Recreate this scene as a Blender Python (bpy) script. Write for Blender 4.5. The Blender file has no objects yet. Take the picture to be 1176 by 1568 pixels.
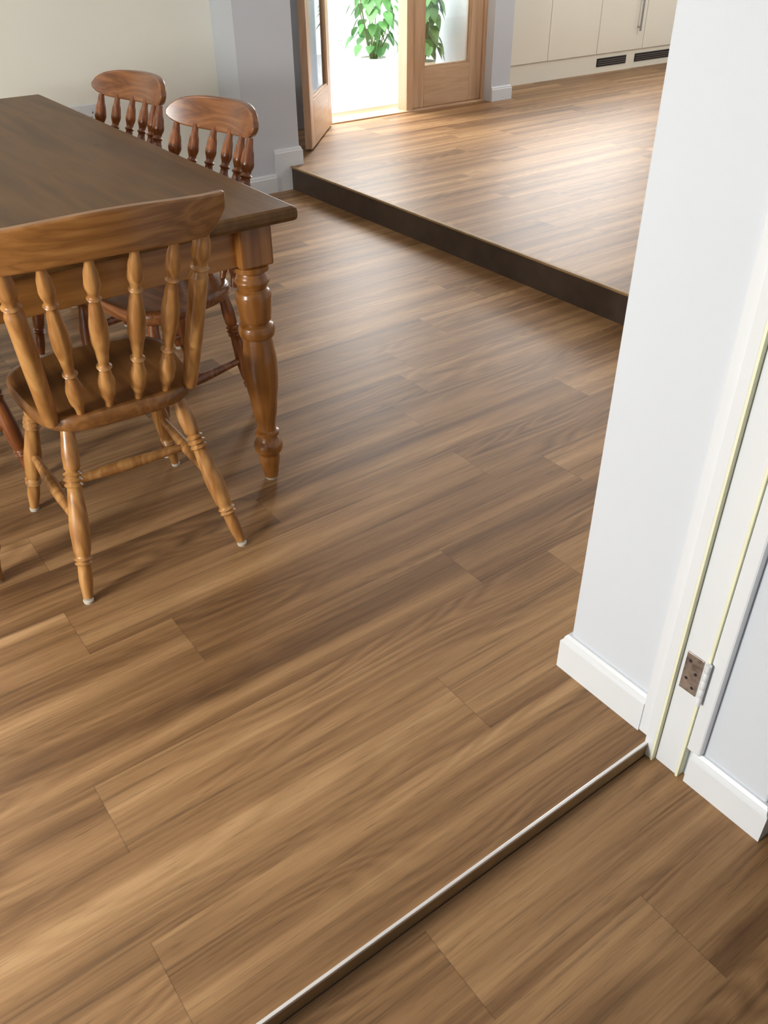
import bpy, math, random
from mathutils import Vector, Matrix
random.seed(7)
sc = bpy.context.scene
COL = sc.collection
try:
    sc.view_settings.view_transform = 'Standard'
    sc.view_settings.look = 'None'
    sc.view_settings.exposure = 0.0
except Exception: pass

# ------------------------------------------------------------ materials
def new_mat(name):
    m = bpy.data.materials.new(name); m.use_nodes = True
    nt = m.node_tree
    b = nt.nodes['Principled BSDF']
    return m, nt, b
def setin(b, k, v):
    if k in b.inputs: b.inputs[k].default_value = v
def plain(name, col, rough=0.5, metal=0.0, noise=0.03, nscale=12.0, bump=0.0, spec=None, coat=0):
    m, nt, b = new_mat(name)
    N = nt.nodes; L = nt.links
    tc = N.new('ShaderNodeTexCoord'); nz = N.new('ShaderNodeTexNoise')
    nz.inputs['Scale'].default_value = nscale; nz.inputs['Detail'].default_value = 4
    L.new(tc.outputs['Object'], nz.inputs['Vector'])
    r = N.new('ShaderNodeValToRGB')
    c = Vector(col)
    r.color_ramp.elements[0].position = .3; r.color_ramp.elements[1].position = .7
    r.color_ramp.elements[0].color = (*(c*(1-noise)), 1)
    r.color_ramp.elements[1].color = (*[min(1, x*(1+noise)) for x in c], 1)
    L.new(nz.outputs['Fac'], r.inputs['Fac']); L.new(r.outputs['Color'], b.inputs['Base Color'])
    b.inputs['Roughness'].default_value = rough; b.inputs['Metallic'].default_value = metal
    if spec is not None: setin(b, 'Specular IOR Level', spec)
    if coat: setin(b, 'Coat Weight', coat)
    if bump:
        bp = N.new('ShaderNodeBump'); bp.inputs['Strength'].default_value = bump; bp.inputs['Distance'].default_value = .002
        n2 = N.new('ShaderNodeTexNoise'); n2.inputs['Scale'].default_value = 180; L.new(tc.outputs['Object'], n2.inputs['Vector'])
        L.new(n2.outputs['Fac'], bp.inputs['Height']); L.new(bp.outputs['Normal'], b.inputs['Normal'])
    return m
def wood(name, dark, mid, light, axis='Z', rough=0.35, fine=1.0, coat=0.15, bands=5.0, spec=.5, knots=False):
    m, nt, b = new_mat(name); N = nt.nodes; L = nt.links
    tc = N.new('ShaderNodeTexCoord'); mp = N.new('ShaderNodeMapping')
    s = [14*fine]*3; s['XYZ'.index(axis)] = 1.3*fine
    mp.inputs['Scale'].default_value = s
    L.new(tc.outputs['Object'], mp.inputs['Vector'])
    n1 = N.new('ShaderNodeTexNoise'); n1.inputs['Scale'].default_value = 1.0; n1.inputs['Detail'].default_value = 3; n1.inputs['Distortion'].default_value = .4
    L.new(mp.outputs[0], n1.inputs['Vector'])
    mul = N.new('ShaderNodeMath'); mul.operation = 'MULTIPLY'; mul.inputs[1].default_value = bands*2
    L.new(n1.outputs['Fac'], mul.inputs[0])
    pp = N.new('ShaderNodeMath'); pp.operation = 'PINGPONG'; pp.inputs[1].default_value = 1.0; L.new(mul.outputs[0], pp.inputs[0])
    n2 = N.new('ShaderNodeTexNoise'); n2.inputs['Scale'].default_value = 6.0; n2.inputs['Detail'].default_value = 6
    L.new(mp.outputs[0], n2.inputs['Vector'])
    mx = N.new('ShaderNodeMath'); mx.operation = 'MULTIPLY_ADD'; mx.inputs[1].default_value = .55
    L.new(pp.outputs[0], mx.inputs[0])
    m3 = N.new('ShaderNodeMath'); m3.operation = 'MULTIPLY'; m3.inputs[1].default_value = .45; L.new(n2.outputs['Fac'], m3.inputs[0])
    L.new(m3.outputs[0], mx.inputs[2])
    r = N.new('ShaderNodeValToRGB'); e = r.color_ramp.elements
    e[0].position = .1; e[0].color = (*dark, 1); e[1].position = .9; e[1].color = (*light, 1)
    k = e.new(.5); k.color = (*mid, 1)
    L.new(mx.outputs[0], r.inputs['Fac']); col = r.outputs['Color']
    if knots:
        vo = N.new('ShaderNodeTexVoronoi'); vo.inputs['Scale'].default_value = 3.2; mp2 = N.new('ShaderNodeMapping')
        sc2 = [1.6]*3; sc2['XYZ'.index(axis)] = .9; mp2.inputs['Scale'].default_value = sc2
        L.new(tc.outputs['Object'], mp2.inputs['Vector']); L.new(mp2.outputs[0], vo.inputs['Vector'])
        kr = N.new('ShaderNodeMapRange'); kr.inputs['From Min'].default_value = .015; kr.inputs['From Max'].default_value = .06
        kr.inputs['To Min'].default_value = .35; L.new(vo.outputs['Distance'], kr.inputs['Value'])
        vm = N.new('ShaderNodeVectorMath'); vm.operation = 'SCALE'; L.new(col, vm.inputs[0]); L.new(kr.outputs[0], vm.inputs['Scale']); col = vm.outputs[0]
    L.new(col, b.inputs['Base Color'])
    b.inputs['Roughness'].default_value = rough; setin(b, 'Coat Weight', coat); setin(b, 'Coat Roughness', .2); setin(b, 'Specular IOR Level', spec)
    bp = N.new('ShaderNodeBump'); bp.inputs['Strength'].default_value = .15; bp.inputs['Distance'].default_value = .001
    L.new(n2.outputs['Fac'], bp.inputs['Height']); L.new(bp.outputs['Normal'], b.inputs['Normal'])
    return m

def floor_mat(name, W, Lp):
    m, nt, b = new_mat(name); N = nt.nodes; L = nt.links
    def math_(op, a, bb=None, c=None):
        n = N.new('ShaderNodeMath'); n.operation = op
        for i, v in enumerate((a, bb, c)):
            if v is None: continue
            if isinstance(v, (int, float)): n.inputs[i].default_value = v
            else: L.new(v, n.inputs[i])
        return n.outputs[0]
    def rng(v, a, b_, c=0., d=1.):
        n = N.new('ShaderNodeMapRange'); n.inputs['From Min'].default_value = a; n.inputs['From Max'].default_value = b_
        n.inputs['To Min'].default_value = c; n.inputs['To Max'].default_value = d; L.new(v, n.inputs['Value']); return n.outputs[0]
    tc = N.new('ShaderNodeTexCoord'); sx = N.new('ShaderNodeSeparateXYZ'); L.new(tc.outputs['Object'], sx.inputs[0])
    at = N.new('ShaderNodeAttribute'); at.attribute_name = 'rnd'
    sr = N.new('ShaderNodeSeparateColor'); L.new(at.outputs['Color'], sr.inputs[0])
    R, G, B = sr.outputs[0], sr.outputs[1], sr.outputs[2]
    def vec(fx, fy, kz=9.0):
        c = N.new('ShaderNodeCombineXYZ')
        L.new(math_('MULTIPLY_ADD', sx.outputs[0], fx, math_('MULTIPLY', R, 37.0)), c.inputs[0])
        L.new(math_('MULTIPLY_ADD', sx.outputs[1], fy, math_('MULTIPLY', G, 53.0)), c.inputs[1])
        L.new(math_('MULTIPLY', B, kz), c.inputs[2]); return c.outputs[0]
    def noise(v, det=3, dist=0.0, rough=.5):
        n = N.new('ShaderNodeTexNoise'); n.inputs['Scale'].default_value = 1; n.inputs['Detail'].default_value = det
        n.inputs['Distortion'].default_value = dist; n.inputs['Roughness'].default_value = rough
        L.new(v, n.inputs['Vector']); return n.outputs['Fac']
    streak = noise(vec(.5, 15.0), 2, .2)
    cath = noise(vec(1.1, 7.0), 1, .3)
    rings = math_('PINGPONG', math_('MULTIPLY', cath, 34.0), 1.0)
    fine = noise(vec(5.0, 190.0), 5, 0, .65)
    lines = noise(vec(1.6, 75.0, 5.0), 3, .15, .55)
    pores = noise(vec(18.0, 380.0), 2)
    t = math_('MULTIPLY_ADD', math_('SUBTRACT', streak, .5), 1.5, .53)
    t = math_('MULTIPLY_ADD', math_('SUBTRACT', B, .5), .24, t)
    msk = rng(noise(vec(1.1, 5.0, 21.0), 1), .40, .60)
    t = math_('ADD', t, math_('MULTIPLY', math_('MULTIPLY', math_('SUBTRACT', rings, .6), msk), .24))
    t = math_('MULTIPLY_ADD', math_('SUBTRACT', fine, .5), .52, t)
    ramp = N.new('ShaderNodeValToRGB'); e = ramp.color_ramp.elements
    e[0].position = .05; e[0].color = (.125, .062, .026, 1)
    e[1].position = .95; e[1].color = (.50, .305, .148, 1)
    for p, c in ((.32, (.212, .112, .047, 1)), (.55, (.315, .175, .077, 1)), (.75, (.40, .233, .106, 1))):
        k = e.new(p); k.color = c
    L.new(t, ramp.inputs['Fac'])
    pm = rng(pores, .58, .74, 1.0, .70)
    ln = rng(lines, .56, .74, 1.0, .60)
    uv = N.new('ShaderNodeUVMap'); uv.uv_map = 'UVMap'; su = N.new('ShaderNodeSeparateXYZ'); L.new(uv.outputs[0], su.inputs[0])
    du = math_('MINIMUM', su.outputs[0], math_('SUBTRACT', Lp, su.outputs[0]))
    dv = math_('MINIMUM', su.outputs[1], math_('SUBTRACT', W, su.outputs[1]))
    s1 = rng(du, .0003, .0014, .68, 1.0); s2 = rng(dv, .0002, .0010, .82, 1.0)
    sm = math_('MULTIPLY', s1, s2)
    fac = math_('MULTIPLY', math_('MULTIPLY', sm, pm), ln)
    vm = N.new('ShaderNodeVectorMath'); vm.operation = 'SCALE'; L.new(ramp.outputs['Color'], vm.inputs[0]); L.new(fac, vm.inputs['Scale'])
    L.new(vm.outputs[0], b.inputs['Base Color'])
    b.inputs['Roughness'].default_value = .45
    setin(b, 'Specular IOR Level', .40)
    bp = N.new('ShaderNodeBump'); bp.inputs['Strength'].default_value = .10; bp.inputs['Distance'].default_value = .001
    L.new(math_('MULTIPLY_ADD', fine, .4, sm), bp.inputs['Height']); L.new(bp.outputs['Normal'], b.inputs['Normal'])
    return m

PW, PL = .175, 1.22
M_floor = floor_mat('vinyl_oak_planks', PW, PL)
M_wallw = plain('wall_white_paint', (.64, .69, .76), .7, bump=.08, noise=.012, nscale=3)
M_wallc = plain('wall_cream_paint', (.89, .90, .82), .75, bump=.08, noise=.012, nscale=3)
M_ceil = plain('ceiling_paint', (.88, .88, .87), .8, noise=.01)
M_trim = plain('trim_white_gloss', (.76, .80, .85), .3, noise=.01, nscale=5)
M_cream = plain('trim_old_cream_edge', (.84, .85, .62), .45, noise=.04)
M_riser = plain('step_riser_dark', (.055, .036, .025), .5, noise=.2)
M_edge = plain('step_edge_tan', (.33, .21, .095), .5, noise=.15, nscale=30)
M_alu = plain('nosing_aluminium', (.90, .90, .90), .35, metal=.5, noise=.03)
M_steel = plain('brushed_steel', (.35, .35, .35), .3, metal=1)
M_hinge = plain('hinge_old_metal', (.42, .38, .36), .3, metal=.85, noise=.5, nscale=60)
M_cab = plain('cabinet_cream_gloss', (.88, .86, .74), .16, noise=.01, nscale=2, coat=.3)
M_gap = plain('cabinet_carcass_dull_cream', (.45, .43, .36), .6)  # plain carcass tone, darker than the door panels, visible between them
M_black = plain('vent_black', (.01, .01, .01), .5)
M_plastic = plain('glide_white_plastic', (.50, .45, .37), .4)
M_top = plain('worktop_dark', (.12, .10, .09), .3, noise=.3, nscale=80)
M_oakdoor = wood('door_oak', (.50, .31, .18), (.62, .41, .25), (.70, .49, .32), 'Z', .4, .8, .1, 3)
M_oakrail = wood('door_oak_rail', (.50, .31, .18), (.62, .41, .25), (.70, .49, .32), 'X', .4, .8, .1, 3)
M_pineZ = wood('pine_leg', (.25, .105, .028), (.37, .172, .050), (.50, .27, .09), 'Z', .3)
M_pineX = wood('pine_board', (.17, .066, .016), (.27, .115, .030), (.39, .185, .056), 'X', .3, 1.2, .2, 6, .5, True)
M_pineS = wood('pine_seat', (.15, .060, .017), (.21, .088, .024), (.28, .125, .038), 'Y', .3)
M_redZ = wood('stained_pine_leg', (.12, .034, .010), (.20, .062, .016), (.30, .105, .03), 'Z', .25, 1, .35)
M_redX = wood('stained_pine_board', (.11, .036, .013), (.20, .073, .024), (.30, .122, .045), 'X', .28, 1.2, .35, 5)
M_tabZ = wood('table_leg_pine', (.18, .066, .013), (.28, .110, .023), (.39, .165, .040), 'Z', .3, .8, .3)
M_tabX = wood('table_apron_pine', (.22, .088, .018), (.33, .140, .030), (.44, .20, .05), 'X', .35, .8, .2, 5, .5, True)
M_tabT = wood('table_top_pine', (.080, .038, .011), (.115, .057, .017), (.160, .082, .025), 'Y', .45, .7, .0, 3, .3, True)
M_leaf = plain('leaf_green', (.08, .25, .06), .45, noise=.35, nscale=9)
M_stem = plain('stem_green', (.12, .17, .05), .6, noise=.2)
M_pot = plain('white_glazed_planter', (.85, .85, .83), .4, noise=.03)
M_soil = plain('soil', (.05, .035, .02), .9, noise=.3, nscale=50)
M_patio = plain('patio_pale_stone', (.88, .88, .87), .8, noise=.04, nscale=3)

def glass_mat():
    m, nt, b = new_mat('door_glass'); N = nt.nodes; L = nt.links
    N.remove(b); o = N['Material Output']
    tr = N.new('ShaderNodeBsdfTransparent'); tr.inputs[0].default_value = (.95, .97, .96, 1)
    gl = N.new('ShaderNodeBsdfGlossy'); gl.inputs['Roughness'].default_value = .02
    fr = N.new('ShaderNodeFresnel'); fr.inputs['IOR'].default_value = 1.5
    mx = N.new('ShaderNodeMixShader'); L.new(fr.outputs[0], mx.inputs[0]); L.new(tr.outputs[0], mx.inputs[1]); L.new(gl.outputs[0], mx.inputs[2])
    L.new(mx.outputs[0], o.inputs['Surface']); return m
M_glass = glass_mat()

# ------------------------------------------------------------ mesh helpers
def empty(name, loc=(0, 0, 0), rz=0):
    e = bpy.data.objects.new(name, None); e.location = loc; e.rotation_euler = (0, 0, rz)
    e.empty_display_size = .1; COL.objects.link(e); return e
def mk(name, verts, faces, mat, parent=None, smooth=False, ang=35):
    me = bpy.data.meshes.new(name); me.from_pydata([tuple(v) for v in verts], [], faces); me.update()
    if mat: me.materials.append(mat)
    if smooth:
        for p in me.polygons: p.use_smooth = True
        try: me.set_sharp_from_angle(angle=math.radians(ang))
        except Exception: pass
    o = bpy.data.objects.new(name, me); COL.objects.link(o)
    if parent: o.parent = parent
    return o
BF = [(0, 2, 3, 1), (4, 5, 7, 6), (0, 1, 5, 4), (2, 6, 7, 3), (0, 4, 6, 2), (1, 3, 7, 5)]
def multibox(name, boxes, mat, parent=None, bev=0.0):
    V = []; F = []
    for (x0, x1, y0, y1, z0, z1) in boxes:
        n = len(V)
        V += [(x, y, z) for z in (z0, z1) for y in (y0, y1) for x in (x0, x1)]
        F += [tuple(n+i for i in q) for q in BF]
    o = mk(name, V, F, mat, parent)
    if bev:
        md = o.modifiers.new('bevel', 'BEVEL'); md.width = bev; md.segments = 2; md.limit_method = 'ANGLE'
    return o
def box(name, x0, x1, y0, y1, z0, z1, mat, parent=None, bev=0.0):
    return multibox(name, [(x0, x1, y0, y1, z0, z1)], mat, parent, bev)
def lathe(name, p0, p1, prof, mat, parent=None, seg=20):
    p0 = Vector(p0); p1 = Vector(p1); d = p1-p0; z = d.normalized()
    a = Vector((1, 0, 0)) if abs(z.x) < .9 else Vector((0, 1, 0))
    x = z.cross(a).normalized(); y = z.cross(x)
    V = []; F = []
    for (t, r) in prof:
        c = p0+d*t
        for i in range(seg):
            an = 2*math.pi*i/seg; V.append(c+x*math.cos(an)*r+y*math.sin(an)*r)
    n = len(prof)
    for j in range(n-1):
        for i in range(seg):
            k = (i+1) % seg; F.append((j*seg+i, j*seg+k, (j+1)*seg+k, (j+1)*seg+i))
    F.append(tuple(range(seg))[::-1]); F.append(tuple((n-1)*seg+i for i in range(seg)))
    return mk(name, V, F, mat, parent, True, 50)
def spline(prof, sub=4):
    out = []
    for (a, b) in zip(prof[:-1], prof[1:]):
        for i in range(sub):
            s = i/sub; out.append((a[0]+(b[0]-a[0])*s, a[1]+(b[1]-a[1])*(.5-.5*math.cos(math.pi*s))))
    out.append(prof[-1]); return out

# ------------------------------------------------------------ floors
def plank_floor(name, x0, x1, y0, y1, z, ybase, joints, zb, seed=1):
    rnd = random.Random(seed)
    V = []; F = []; UV = []; RC = []
    k0 = math.floor((y0-ybase)/PW)-1; k1 = math.ceil((y1-ybase)/PW)+1; low = None
    for k in range(k0, k1):
        ya = ybase+k*PW; yb = ya+PW; a = max(ya, y0); b = min(yb, y1)
        off0 = rnd.random()*PL
        if b-a < 1e-4: continue
        if a == y0 and b-a < .05:      # sliver row: merge into the next board
            low = a; continue
        if low is not None: a = low; low = None
        off = joints.get(k, off0) % PL
        i = math.floor((x0-off)/PL)
        while off+i*PL < x1:
            xa = off+i*PL; xb = xa+PL; ca = max(xa, x0); cb = min(xb, x1); i += 1
            if cb-ca < 1e-4: continue
            va = max(a-ya, .003)
            n = len(V); V += [(ca, a, z), (cb, a, z), (cb, b, z), (ca, b, z)]; F.append((n, n+1, n+2, n+3))
            UV += [(ca-xa, va), (cb-xa, va), (cb-xa, b-ya), (ca-xa, b-ya)]
            c = (rnd.random(), rnd.random(), rnd.random(), 1); RC += [c]*4
    n = len(V); e = .0015
    V += [(x, y, zz) for zz in (zb, z-e) for y in (y0, y1) for x in (x0, x1)]
    for q in BF:
        F.append(tuple(n+i for i in q)); UV += [(.5, .08)]*4; RC += [(.5, .5, .3, 1)]*4
    o = mk(name, V, F, M_floor); me = o.data
    me.color_attributes.new('rnd', 'FLOAT_COLOR', 'CORNER'); me.uv_layers.new(name='UVMap')
    me.uv_layers['UVMap'].data.foreach_set('uv', [c for q in UV for c in q])
    me.color_attributes['rnd'].data.foreach_set('color', [c for q in RC for c in q])
    me.update()
    return o
ZP = .13; ZL = -.035; YS = .605; XS = 2.655
plank_floor('floor', -2.6, XS, YS, 4.8, 0.0, .99, {-1: .858, -2: .113, 0: .15, 2: .475, 3: 1.495, 8: 2.05, 1: 1.15, 5: .30}, -.2, 3)
plank_floor('floor_hall', -1.6, 2.6, -2.0, YS-.009, ZL, .403, {-1: .839, 0: .497}, -.2, 5)
plank_floor('floor_platform', XS+.012, 8.6, .847, 5.67, ZP, .99, {}, -.2, 11)
st = empty('step_nosing')
multibox('nosing_strip', [(-.6, 1.092, YS-.0072, YS-.001, -.004, .003)], M_alu, st, .001)
multibox('nosing_face', [(-.6, 1.092, YS-.007, YS-.001, ZL, -.0042)], M_edge, st)
rs = empty('platform_step')
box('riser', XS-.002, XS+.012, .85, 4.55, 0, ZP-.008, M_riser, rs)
box('riser_nosing', XS-.010, XS+.0125, .85, 4.55, ZP-.009, ZP+.002, M_edge, rs, .003)

# ------------------------------------------------------------ walls
H = 2.4
box('wall_north', -2.6, 2.40, 4.8, 4.95, -.2, H, M_wallc)
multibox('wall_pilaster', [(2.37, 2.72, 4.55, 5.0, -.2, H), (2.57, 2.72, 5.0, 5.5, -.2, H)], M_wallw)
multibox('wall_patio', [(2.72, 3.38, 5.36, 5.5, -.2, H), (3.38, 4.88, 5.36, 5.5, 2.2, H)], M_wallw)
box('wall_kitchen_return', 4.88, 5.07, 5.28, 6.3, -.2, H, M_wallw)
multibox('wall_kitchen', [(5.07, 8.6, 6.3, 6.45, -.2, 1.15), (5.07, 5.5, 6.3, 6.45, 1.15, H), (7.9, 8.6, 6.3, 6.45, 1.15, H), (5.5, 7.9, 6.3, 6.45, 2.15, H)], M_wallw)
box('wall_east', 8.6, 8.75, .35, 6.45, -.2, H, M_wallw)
box('wall_south', 1.11, 8.6, .36, .845, -.2, H, M_wallw, None, .004)
box('wall_south_doorway', -2.6, -.62, .36, .60, -.2, H, M_wallw)
WY0, WY1, WZ0, WZ1 = .72, 2.1, .75, 1.75
multibox('wall_west', [(-2.75, -2.6, .36, WY0, -.2, H), (-2.75, -2.6, WY1, 4.95, -.2, H), (-2.75, -2.6, WY0, WY1, -.2, WZ0), (-2.75, -2.6, WY0, WY1, WZ1, H)], M_wallc)
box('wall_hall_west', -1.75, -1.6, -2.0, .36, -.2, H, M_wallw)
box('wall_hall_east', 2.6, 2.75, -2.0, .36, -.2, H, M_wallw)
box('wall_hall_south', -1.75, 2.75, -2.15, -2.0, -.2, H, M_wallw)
box('ceiling', -2.75, 8.75, -2.15, 6.45, H, H+.1, M_ceil)
w1 = empty('window_1')
multibox('frame', [(-2.72, -2.65, WY0, WY0+.05, WZ0, WZ1), (-2.72, -2.65, WY1-.05, WY1, WZ0, WZ1),
                   (-2.72, -2.65, WY0+.05, WY1-.05, WZ0, WZ0+.05), (-2.72, -2.65, WY0+.05, WY1-.05, WZ1-.05, WZ1)], M_trim, w1)
w2 = empty('window_2')
multibox('frame', [(5.5, 5.57, 6.35, 6.41, 1.15, 2.15), (7.83, 7.9, 6.35, 6.41, 1.15, 2.15), (6.66, 6.74, 6.35, 6.41, 1.15, 2.15),
                   (5.5, 7.9, 6.35, 6.41, 1.15, 1.22), (5.5, 7.9, 6.35, 6.41, 2.08, 2.15)], M_trim, w2)

# ------------------------------------------------------------ baseboards (offset to the left of travel)
def skirting(name, pts, z0, hgt=.095, th=.016, parent=None):
    prof = [(0, 0), (th, 0), (th, hgt*.80), (th*.72, hgt*.84), (th*.62, hgt*.93), (th*.35, hgt), (0, hgt)]
    P = [Vector((p[0], p[1])) for p in pts]; n = len(P); V = []; F = []
    for i, p in enumerate(P):
        d0 = (P[i]-P[i-1]).normalized() if i > 0 else None
        d1 = (P[i+1]-P[i]).normalized() if i < n-1 else None
        n0 = Vector((-d0.y, d0.x)) if d0 else None; n1 = Vector((-d1.y, d1.x)) if d1 else None
        if n0 and n1:
            nn = (n0+n1).normalized(); nn = nn/nn.dot(n0)
        else: nn = n0 or n1
        for (o, z) in prof: V.append((p.x+nn.x*o, p.y+nn.y*o, z0+z))
    k = len(prof)
    for i in range(n-1):
        for j in range(k):
            l = (j+1) % k; F.append((i*k+j, (i+1)*k+j, (i+1)*k+l, i*k+l))
    F.append(tuple(range(k))); F.append(tuple((n-1)*k+j for j in range(k))[::-1])
    return mk(name, V, F, M_trim, parent)
skirting('baseboard_pier', [(1.11, .632), (1.11, .845), (2.6, .845)], 0)
skirting('baseboard_hall', [(2.6, .36), (1.11, .36), (1.11, .512)], ZL, .085)
bn = empty('baseboard_north')
skirting('lower_run', [(2.58, 4.55), (2.37, 4.55), (2.37, 4.8), (-2.6, 4.8)], 0, .10, .016, bn)
skirting('upper_run', [(2.72, 5.36), (2.72, 4.55), (2.55, 4.55)], ZP, .10, .016, bn)
box('infill', 2.55, 2.653, 4.534, 4.549, 0, ZP, M_trim, bn)
skirting('baseboard_kitchen', [(5.07, 5.66), (5.07, 5.28), (4.88, 5.28)], ZP, .10)
skirting('baseboard_south', [(2.67, .845), (8.6, .845)], ZP, .10)

# ------------------------------------------------------------ door lining on the pier (door removed, hinge left)
dl = empty('door_frame')
box('architrave', 1.096, 1.112, .606, .634, 0, 2.05, M_trim, dl, .004)
box('door_stop', 1.084, 1.111, .585, .606, ZL, 2.05, M_trim, dl, .002)
box('stop_edge', 1.083, 1.108, .5805, .585, ZL, 2.05, M_cream, dl)
box('lining', 1.094, 1.111, .530, .5805, ZL, 2.05, M_trim, dl, .002)
box('lining_edge', 1.091, 1.111, .5245, .530, ZL, 2.05, M_cream, dl, .001)
box('hall_architrave', 1.094, 1.112, .495, .5245, ZL+.085, 2.05, M_trim, dl, .004)
hg = empty('door_hinge')
box('leaf_plate', 1.0915, 1.0942, .536, .572, .185, .275, M_hinge, hg, .001)
for i, (yy, zz) in enumerate([(.546, .20), (.562, .215), (.546, .235), (.562, .258)]):
    lathe('screw_%d' % i, (1.0916, yy, zz), (1.0905, yy, zz), [(0, .0035), (.7, .0032), (1, .002)], M_black, hg, 10)
lathe('knuckle', (1.0865, .524, .18), (1.0865, .524, .28), [(0, .0055), (.19, .0055), (.2, .0048), (.21, .0055), (.39, .0055), (.4, .0048), (.41, .0055), (.6, .0055), (.61, .0048), (.62, .0055), (.8, .0055), (.81, .0048), (.82, .0055), (1, .0055)], M_trim, hg, 14)

# ------------------------------------------------------------ french doors
def door_leaf(name, hinge, ang, w):
    e = empty(name, (hinge[0], hinge[1], ZP+.012), ang)
    t = .022; s = .115; h = 2.03
    multibox('stiles', [(0, s, -t, t, 0, h), (w-s, w, -t, t, 0, h)], M_oakdoor, e, .004)
    multibox('rails', [(s, w-s, -t, t, 0, .26), (s, w-s, -t, t, h-.115, h)], M_oakrail, e, .003)
    multibox('beads', [(s, s+.012, -t*.8, t*.8, .26, h-.115), (w-s-.012, w-s, -t*.8, t*.8, .26, h-.115),
                       (s, w-s, -t*.8, t*.8, .26, .272), (s, w-s, -t*.8, t*.8, h-.127, h-.115)], M_oakdoor, e, .003)
    box('glass', s+.01, w-s-.01, -.004, .004, .27, h-.125, M_glass, e)
    lathe('handle_rose', (w-.055, -t, .98), (w-.055, -t-.012, .98), [(0, .022), (.8, .022), (1, .018)], M_steel, e, 20)
    lathe('handle_bar', (w-.055, -t-.04, .98), (w-.17, -t-.04, .98), [(0, .009), (1, .008)], M_steel, e, 12)
    lathe('handle_neck', (w-.055, -t, .98), (w-.055, -t-.045, .98), [(0, .008), (1, .008)], M_steel, e, 12)
    return e
ang_open = math.atan2(-.55, -.51)
door_leaf('door_1', (3.44, 5.33), ang_open, .76)
door_leaf('door_2', (4.855, 5.40), math.pi, .665)
df = empty('door_frame_patio')
multibox('jambs', [(3.38, 3.425, 5.36, 5.48, ZP, 2.2), (4.858, 4.88, 5.36, 5.48, ZP, 2.2), (4.13, 4.188, 5.355, 5.46, ZP, 2.2)], M_oakdoor, df, .003)
multibox('head_sill', [(3.425, 4.85, 5.36, 5.48, 2.175, 2.2), (3.38, 4.88, 5.34, 5.50, ZP-.03, ZP+.010)], M_oakrail, df, .003)

# ------------------------------------------------------------ kitchen units
kc = empty('kitchen_cabinets')
box('plinth', 5.09, 8.55, 5.67, 5.69, ZP, ZP+.15, M_cab, kc)
box('carcass', 5.09, 8.55, 5.685, 6.29, ZP+.15, ZP+.86, M_gap, kc)
box('worktop', 5.08, 8.58, 5.62, 6.295, ZP+.86, ZP+.90, M_top, kc, .004)
xs = [5.09, 5.25, 5.85, 6.45, 7.05, 7.65, 8.25, 8.55]
for i, (a, b) in enumerate(zip(xs[:-1], xs[1:])):
    box('door_panel_%d' % i, a+.003, b-.003, 5.655, 5.6845, ZP+.153, ZP+.857, M_cab, kc, .003)
for i, x in enumerate((6.95, 7.75)):
    lathe('handle_%d' % i, (x, 5.622, ZP+.30), (x, 5.622, ZP+.57), [(0, .009), (1, .009)], M_steel, kc, 12)
    for j, z in enumerate((.33, .54)):
        lathe('handle_post_%d_%d' % (i, j), (x, 5.655, ZP+z), (x, 5.622, ZP+z), [(0, .006), (1, .006)], M_steel, kc, 10)
for i, (a, b) in enumerate(((6.48, 6.86), (6.98, 7.5))):
    box('vent_%d' % i, a, b, 5.664, 5.6698, ZP+.05, ZP+.115, M_black, kc)
    multibox('vent_louvres_%d' % i, [(a+.01, b-.01, 5.661, 5.666, ZP+.063+k*.016, ZP+.067+k*.016) for k in range(3)], M_steel, kc)

# ------------------------------------------------------------ wall socket
so = empty('wall_socket', (-.09, 0, .02))
box('plate', 1.60, 1.77, 4.790, 4.8, .43, .52, M_trim, so, .004)
for k, x in enumerate((1.64, 1.71)):
    multibox('slots_%d' % k, [(x+.008, x+.013, 4.7895, 4.791, .475, .485), (x, x+.006, 4.7895, 4.791, .458, .462), (x+.016, x+.022, 4.7895, 4.791, .458, .462)], M_black, so)
    box('rocker_%d' % k, x+.004, x+.018, 4.787, 4.791, .492, .505, M_trim, so, .001)

# ------------------------------------------------------------ table
tb = empty('dining_table')
TX0, TX1, TY0, TY1 = .10, 1.060, 1.79, 3.67
box('top', TX0, TX1, TY0, TY1, .760, .795, M_tabT, tb, .012)
multibox('aprons', [(TX0+.10, TX1-.10, TY0+.10, TY0+.122, .645, .760), (TX0+.10, TX1-.10, TY1-.122, TY1-.10, .645, .760)], M_tabX, tb, .002)
multibox('aprons_long', [(TX0+.072, TX0+.094, TY0+.14, TY1-.14, .645, .760), (TX1-.094, TX1-.072, TY0+.14, TY1-.14, .645, .760)], M_tabZ, tb, .002)
legp = [(.645, .034), (.640, .046), (.628, .046), (.622, .036), (.612, .040), (.600, .046), (.588, .040), (.580, .036), (.572, .044), (.560, .047), (.52, .044), (.495, .041),
        (.488, .035), (.480, .046), (.466, .049), (.452, .046), (.446, .037), (.43, .040), (.38, .046), (.32, .045), (.24, .036), (.175, .026),
        (.165, .026), (.160, .034), (.150, .034), (.145, .026), (.138, .028), (.118, .041), (.100, .040), (.085, .029), (.070, .030), (.03, .024), (.008, .020)]
for i, (x, y) in enumerate(((TX1-.085, TY0+.115), (TX0+.075, TY0+.115), (TX1-.085, TY1-.115), (TX0+.075, TY1-.115))):
    box('leg_block_%d' % i, x-.045, x+.045, y-.045, y+.045, .643, .760, M_tabZ, tb, .006)
    lathe('leg_%d' % i, (x, y, 0), (x, y, 1), spline(legp, 3), M_tabZ, tb, 32)
    lathe('glide_%d' % i, (x, y, 0), (x, y, .010), [(0, .017), (.8, .018), (1, .015)], M_plastic, tb, 20)

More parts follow.
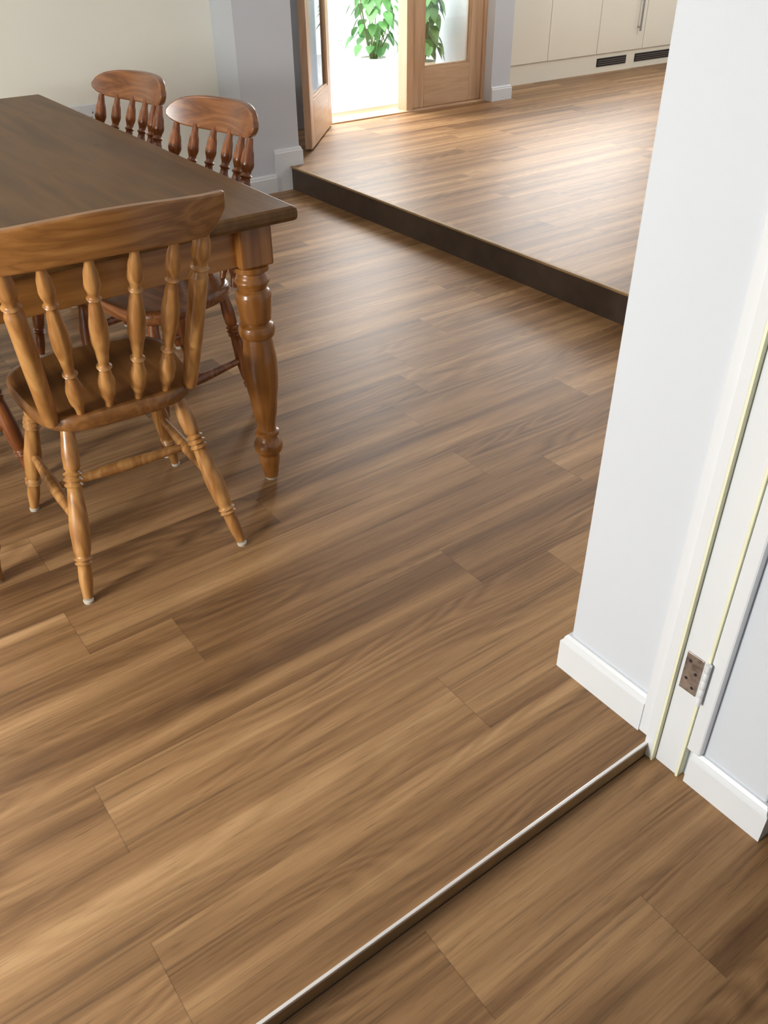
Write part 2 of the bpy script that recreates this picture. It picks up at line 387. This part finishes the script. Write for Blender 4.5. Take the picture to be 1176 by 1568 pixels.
# ------------------------------------------------------------ chairs
legprof = [(0, .013), (.06, .016), (.18, .020), (.25, .019), (.27, .015), (.285, .022), (.30, .016), (.315, .023), (.33, .016), (.345, .022), (.36, .017),
           (.45, .020), (.58, .0235), (.70, .021), (.745, .017), (.757, .022), (.77, .016), (.782, .021), (.795, .016), (.88, .0165), (.985, .012)]
spin = [(0, .008), (.06, .010), (.13, .018), (.20, .020), (.27, .014), (.30, .011), (.315, .017), (.33, .011), (.40, .014), (.50, .020), (.58, .020), (.68, .015),
        (.74, .011), (.755, .016), (.77, .011), (.83, .017), (.89, .015), (.95, .010), (1, .008)]
postp = [(0, .016), (.10, .019), (.45, .021), (.72, .021), (.76, .015), (.775, .021), (.79, .015), (.80, .015), (.85, .021), (.90, .020), (.97, .014), (1, .013)]
def chair(name, loc, rz, mz, mx, ms, style=0):
    e = empty(name, loc, rz)
    segs = 48; rings = [(.45, 0, 1), (.75, .002, 1), (.90, .005, 1), (.97, .004, 1), (1.0, -.003, 1), (1.0, -.026, 0), (.96, -.035, 0)]
    W, D = (.40, .385) if style == 0 else (.38, .37)
    V = []; F = []
    for (s, dz, top) in rings:
        for i in range(segs):
            a = 2*math.pi*i/segs; c, n = math.cos(a), math.sin(a)
            x = W/2*math.copysign(abs(c)**.55, c); y = D/2*math.copysign(abs(n)**.55, n)
            x *= 1+.07*(y/(D/2))
            V.append((x*s, y*s+.02, .445+dz))
    m = len(rings)
    for j in range(m-1):
        for i in range(segs):
            k = (i+1) % segs; F.append((j*segs+k, j*segs+i, (j+1)*segs+i, (j+1)*segs+k))
    F.append(tuple(range(segs))); F.append(tuple((m-1)*segs+i for i in range(segs))[::-1])
    mk('seat', V, F, ms, e, True, 45)
    if style == 0: fx, fr, ff = .205, -.235, .235
    else: fx, fr, ff = .165, -.18, .20
    tops = [(-.13, -.115), (.13, -.115), (-.14, .15), (.14, .15)]
    feet = [(-fx, fr), (fx, fr), (-fx-.005, ff), (fx+.005, ff)]
    LG = []
    for i in range(4):
        p0 = Vector((tops[i][0], tops[i][1], .425)); p1 = Vector((feet[i][0], feet[i][1], .006)); LG.append((p0, p1))
        lathe('leg_%d' % i, p0, p1, spline(legprof, 3), mz, e, 20)
        lathe('glide_%d' % i, (p1.x, p1.y, 0), (p1.x, p1.y, .009), [(0, .012), (.8, .013), (1, .011)], M_plastic, e, 14)
    def on(i, t): return LG[i][0].lerp(LG[i][1], t)
    sp = spline([(0, .008), (.1, .011), (.45, .0155), (.5, .016), (.55, .0155), (.9, .011), (1, .008)], 3)
    a0, a1 = on(0, .56), on(2, .56); b0, b1 = on(1, .56), on(3, .56)
    lathe('stretcher_1', a0, a1, sp, mz, e, 14); lathe('stretcher_2', b0, b1, sp, mz, e, 14)
    lathe('stretcher_3', a0.lerp(a1, .5), b0.lerp(b1, .5), sp, mz, e, 14)
    if style == 0:
        hw, zb, zt, yb, curve = .258, .825, .918, -.290, .055
        tx = [-.205, -.135, -.046, .046, .135, .205]; zin = .838
    else:
        hw, zb, zt, yb, curve = .198, .822, .918, -.30, .06
        tx = [-.165, -.105, -.036, .036, .105, .165]; zin = .84
    bx = [-.165, -.10, -.034, .034, .10, .165]
    def ycrest(x): return yb+curve*(x/hw)**2
    for i in range(6):
        post = i in (0, 5)
        p0 = (bx[i], -.135 if post else -.145, .438); p1 = (tx[i], ycrest(tx[i])+.004, zin)
        pr = (postp if style == 0 else [(t, r*1.2) for t, r in spin]) if post else spin
        lathe(('back_post_%d' if post else 'spindle_%d') % i, p0, p1, spline(pr, 3), mz, e, 18)
    n = 28; V = []; F = []
    for j in range(n+1):
        u = -1+2*j/n; x = hw*u; y = ycrest(x)
        if style == 0:
            t_ = zt-.012*u*u + .004*math.cos(u*math.pi)
            b_ = zb+.006*math.cos(u*math.pi*1.0)
            if abs(u) > .80:
                q = (abs(u)-.80)/.20; b_ += .05*q**1.6; t_ += .002*q
        else:
            zc = (zb+zt)/2; hh = (zt-zb)/2
            k = max((1-abs(u)**6)**.5, .25)
            t_ = zc+hh*k-.006*u*u; b_ = zc-hh*k*(.82+.18*abs(math.cos(u*math.pi/2)))+.004
        th = .024
        for (f, zz) in ((-1, b_), (1, b_), (1, t_), (-1, t_)):
            lean = -(zz-zb)*.22
            V.append((x, y+lean+f*th/2, zz))
    for j in range(n):
        for q in range(4):
            r = (q+1) % 4; F.append((j*4+q, (j+1)*4+q, (j+1)*4+r, j*4+r))
    F.append((0, 1, 2, 3)); F.append((n*4+3, n*4+2, n*4+1, n*4))
    o = mk('crest_rail', V, F, mx, e, True, 50)
    md = o.modifiers.new('bevel', 'BEVEL'); md.width = .005; md.segments = 3; md.limit_method = 'ANGLE'; md.angle_limit = math.radians(50)
    return e
chair('dining_chair', (.555, 1.915, 0), math.radians(-3), M_pineZ, M_pineX, M_pineS, 0)
chair('dining_chair', (.935, 2.41, 0), math.radians(103), M_redZ, M_redX, M_redX, 1)
chair('dining_chair', (.935, 3.02, 0), math.radians(103), M_redZ, M_redX, M_redX, 1)
chair('dining_chair', (.20, 2.47, 0), math.radians(-88), M_redZ, M_redX, M_redX, 1)
chair('dining_chair', (.20, 3.08, 0), math.radians(-92), M_redZ, M_redX, M_redX, 1)

# ------------------------------------------------------------ outside
box('patio_ground', 2.9, 6.5, 5.5, 9.0, -.2, .08, M_patio)
def plant(name, loc, n, rad, hmin, hmax, seed, ph=.26, pr=.11):
    r = random.Random(seed); e = empty(name, loc)
    lathe('pot', (0, 0, 0), (0, 0, ph), [(0, pr*.8), (.9, pr), (.91, pr*1.06), (1, pr*1.06), (1, pr*.95), (.95, pr*.93)], M_pot, e, 28)
    lathe('soil', (0, 0, ph*.8), (0, 0, ph*.93), [(0, pr*.88), (1, pr*.9)], M_soil, e, 24)
    V = []; F = []
    for s in range(n):
        a = r.random()*6.28; rr = rad*math.sqrt(r.random()); z = hmin+(hmax-hmin)*r.random()
        c = Vector((math.cos(a)*rr, math.sin(a)*rr, z))
        d = Vector((math.cos(a), math.sin(a), r.uniform(-.9, .2))).normalized()
        if s % 3 == 0:
            lathe('stem_%d' % s, (math.cos(a)*.02, math.sin(a)*.02, ph*.9), c, [(0, .005), (1, .0025)], M_stem, e, 6)
        side = d.cross(Vector((0, 0, 1))).normalized(); up = side.cross(d)
        L_ = r.uniform(.08, .14); w = L_*.38
        outl = [(0, .08), (.12, .7), (.3, 1), (.5, .9), (.7, .6), (.88, .25), (1, .0)]
        b = len(V)
        for (t, k) in outl:
            p = c+d*L_*t*.6-Vector((0, 0, 1))*L_*.6*t
            V += [p-side*w*k+up*w*k*.3, p, p+side*w*k+up*w*k*.3]
        for q in range(len(outl)-1):
            o = b+q*3; F += [(o, o+1, o+4, o+3), (o+1, o+2, o+5, o+4)]
    mk('leaves', V, F, M_leaf, e, True, 80); return e
plant('potted_plant', (4.60, 6.42, .08), 80, .19, .33, .85, 3)
plant('potted_plant', (4.60, 5.78, .08), 150, .14, .38, .95, 4, .30, .10)
box('wall_garden', 2.2, 6.5, 8.8, 9.0, .08, 2.6, M_patio)

# ------------------------------------------------------------ lights
w = bpy.data.worlds.new('overcast_sky'); sc.world = w; w.use_nodes = True
bg = w.node_tree.nodes['Background']; bg.inputs[0].default_value = (.95, .98, 1.0, 1); bg.inputs[1].default_value = 3.4
def area(name, loc, target, sx, sy, power, col):
    l = bpy.data.lights.new(name, 'AREA'); l.shape = 'RECTANGLE'; l.size = sx; l.size_y = sy; l.energy = power; l.color = col
    o = bpy.data.objects.new(name, l); COL.objects.link(o); o.location = loc
    o.rotation_euler = (Vector(target)-Vector(loc)).to_track_quat('-Z', 'Y').to_euler(); return o
area('daylight_west_window', (-2.58, 1.2, 1.2), (0.5, 1.4, .1), .5, .35, 105, (1, .97, .90))
area('daylight_patio', (4.1, 5.9, 1.9), (3.8, 4.0, .1), 1.4, 1.2, 100, (1, .98, .95))
area('daylight_kitchen_window', (6.7, 6.42, 1.65), (5.0, 3.0, .1), 2.3, .9, 90, (1, .98, .95))
area('kitchen_overhead_area', (6.8, 3.4, 2.36), (6.8, 3.4, 0), 1.0, 1.0, 30, (1, .97, .92))  # unseen area light over the kitchen, no fitting modelled
area('dining_overhead_fill', (-.3, 3.4, 2.36), (-.3, 3.6, 0), 1.0, 1.0, 10, (1, .99, .96))  # added fill to brighten the dining end, not a real ceiling fitting
area('hall_overhead_fill', (.3, -.9, 2.36), (.3, -.9, 0), .8, .8, 4, (1, .98, .95))  # weak fill added for the hall, stands for no actual lamp

# ------------------------------------------------------------ camera
F_, PH, yaw, roll = 1306.0, math.atan2(934, 1306), math.radians(54.0), .01
fh = Vector((math.cos(yaw), math.sin(yaw), 0)); rt = Vector((math.sin(yaw), -math.cos(yaw), 0)); zz = Vector((0, 0, 1))
fw = fh*math.cos(PH)-zz*math.sin(PH); up = fh*math.sin(PH)+zz*math.cos(PH)
R0 = (rt-up*roll).normalized(); U0 = (up+rt*roll).normalized()
cam = bpy.data.cameras.new('camera'); co = bpy.data.objects.new('camera', cam); COL.objects.link(co)
cam.sensor_fit = 'VERTICAL'; cam.sensor_height = 36.0; cam.lens = 36.0*F_/1568.0; cam.clip_start = .02
Mx = Matrix((R0, U0, -fw)).transposed().to_4x4(); Mx.translation = Vector((0, 0, 1.38)); co.matrix_world = Mx
sc.camera = co
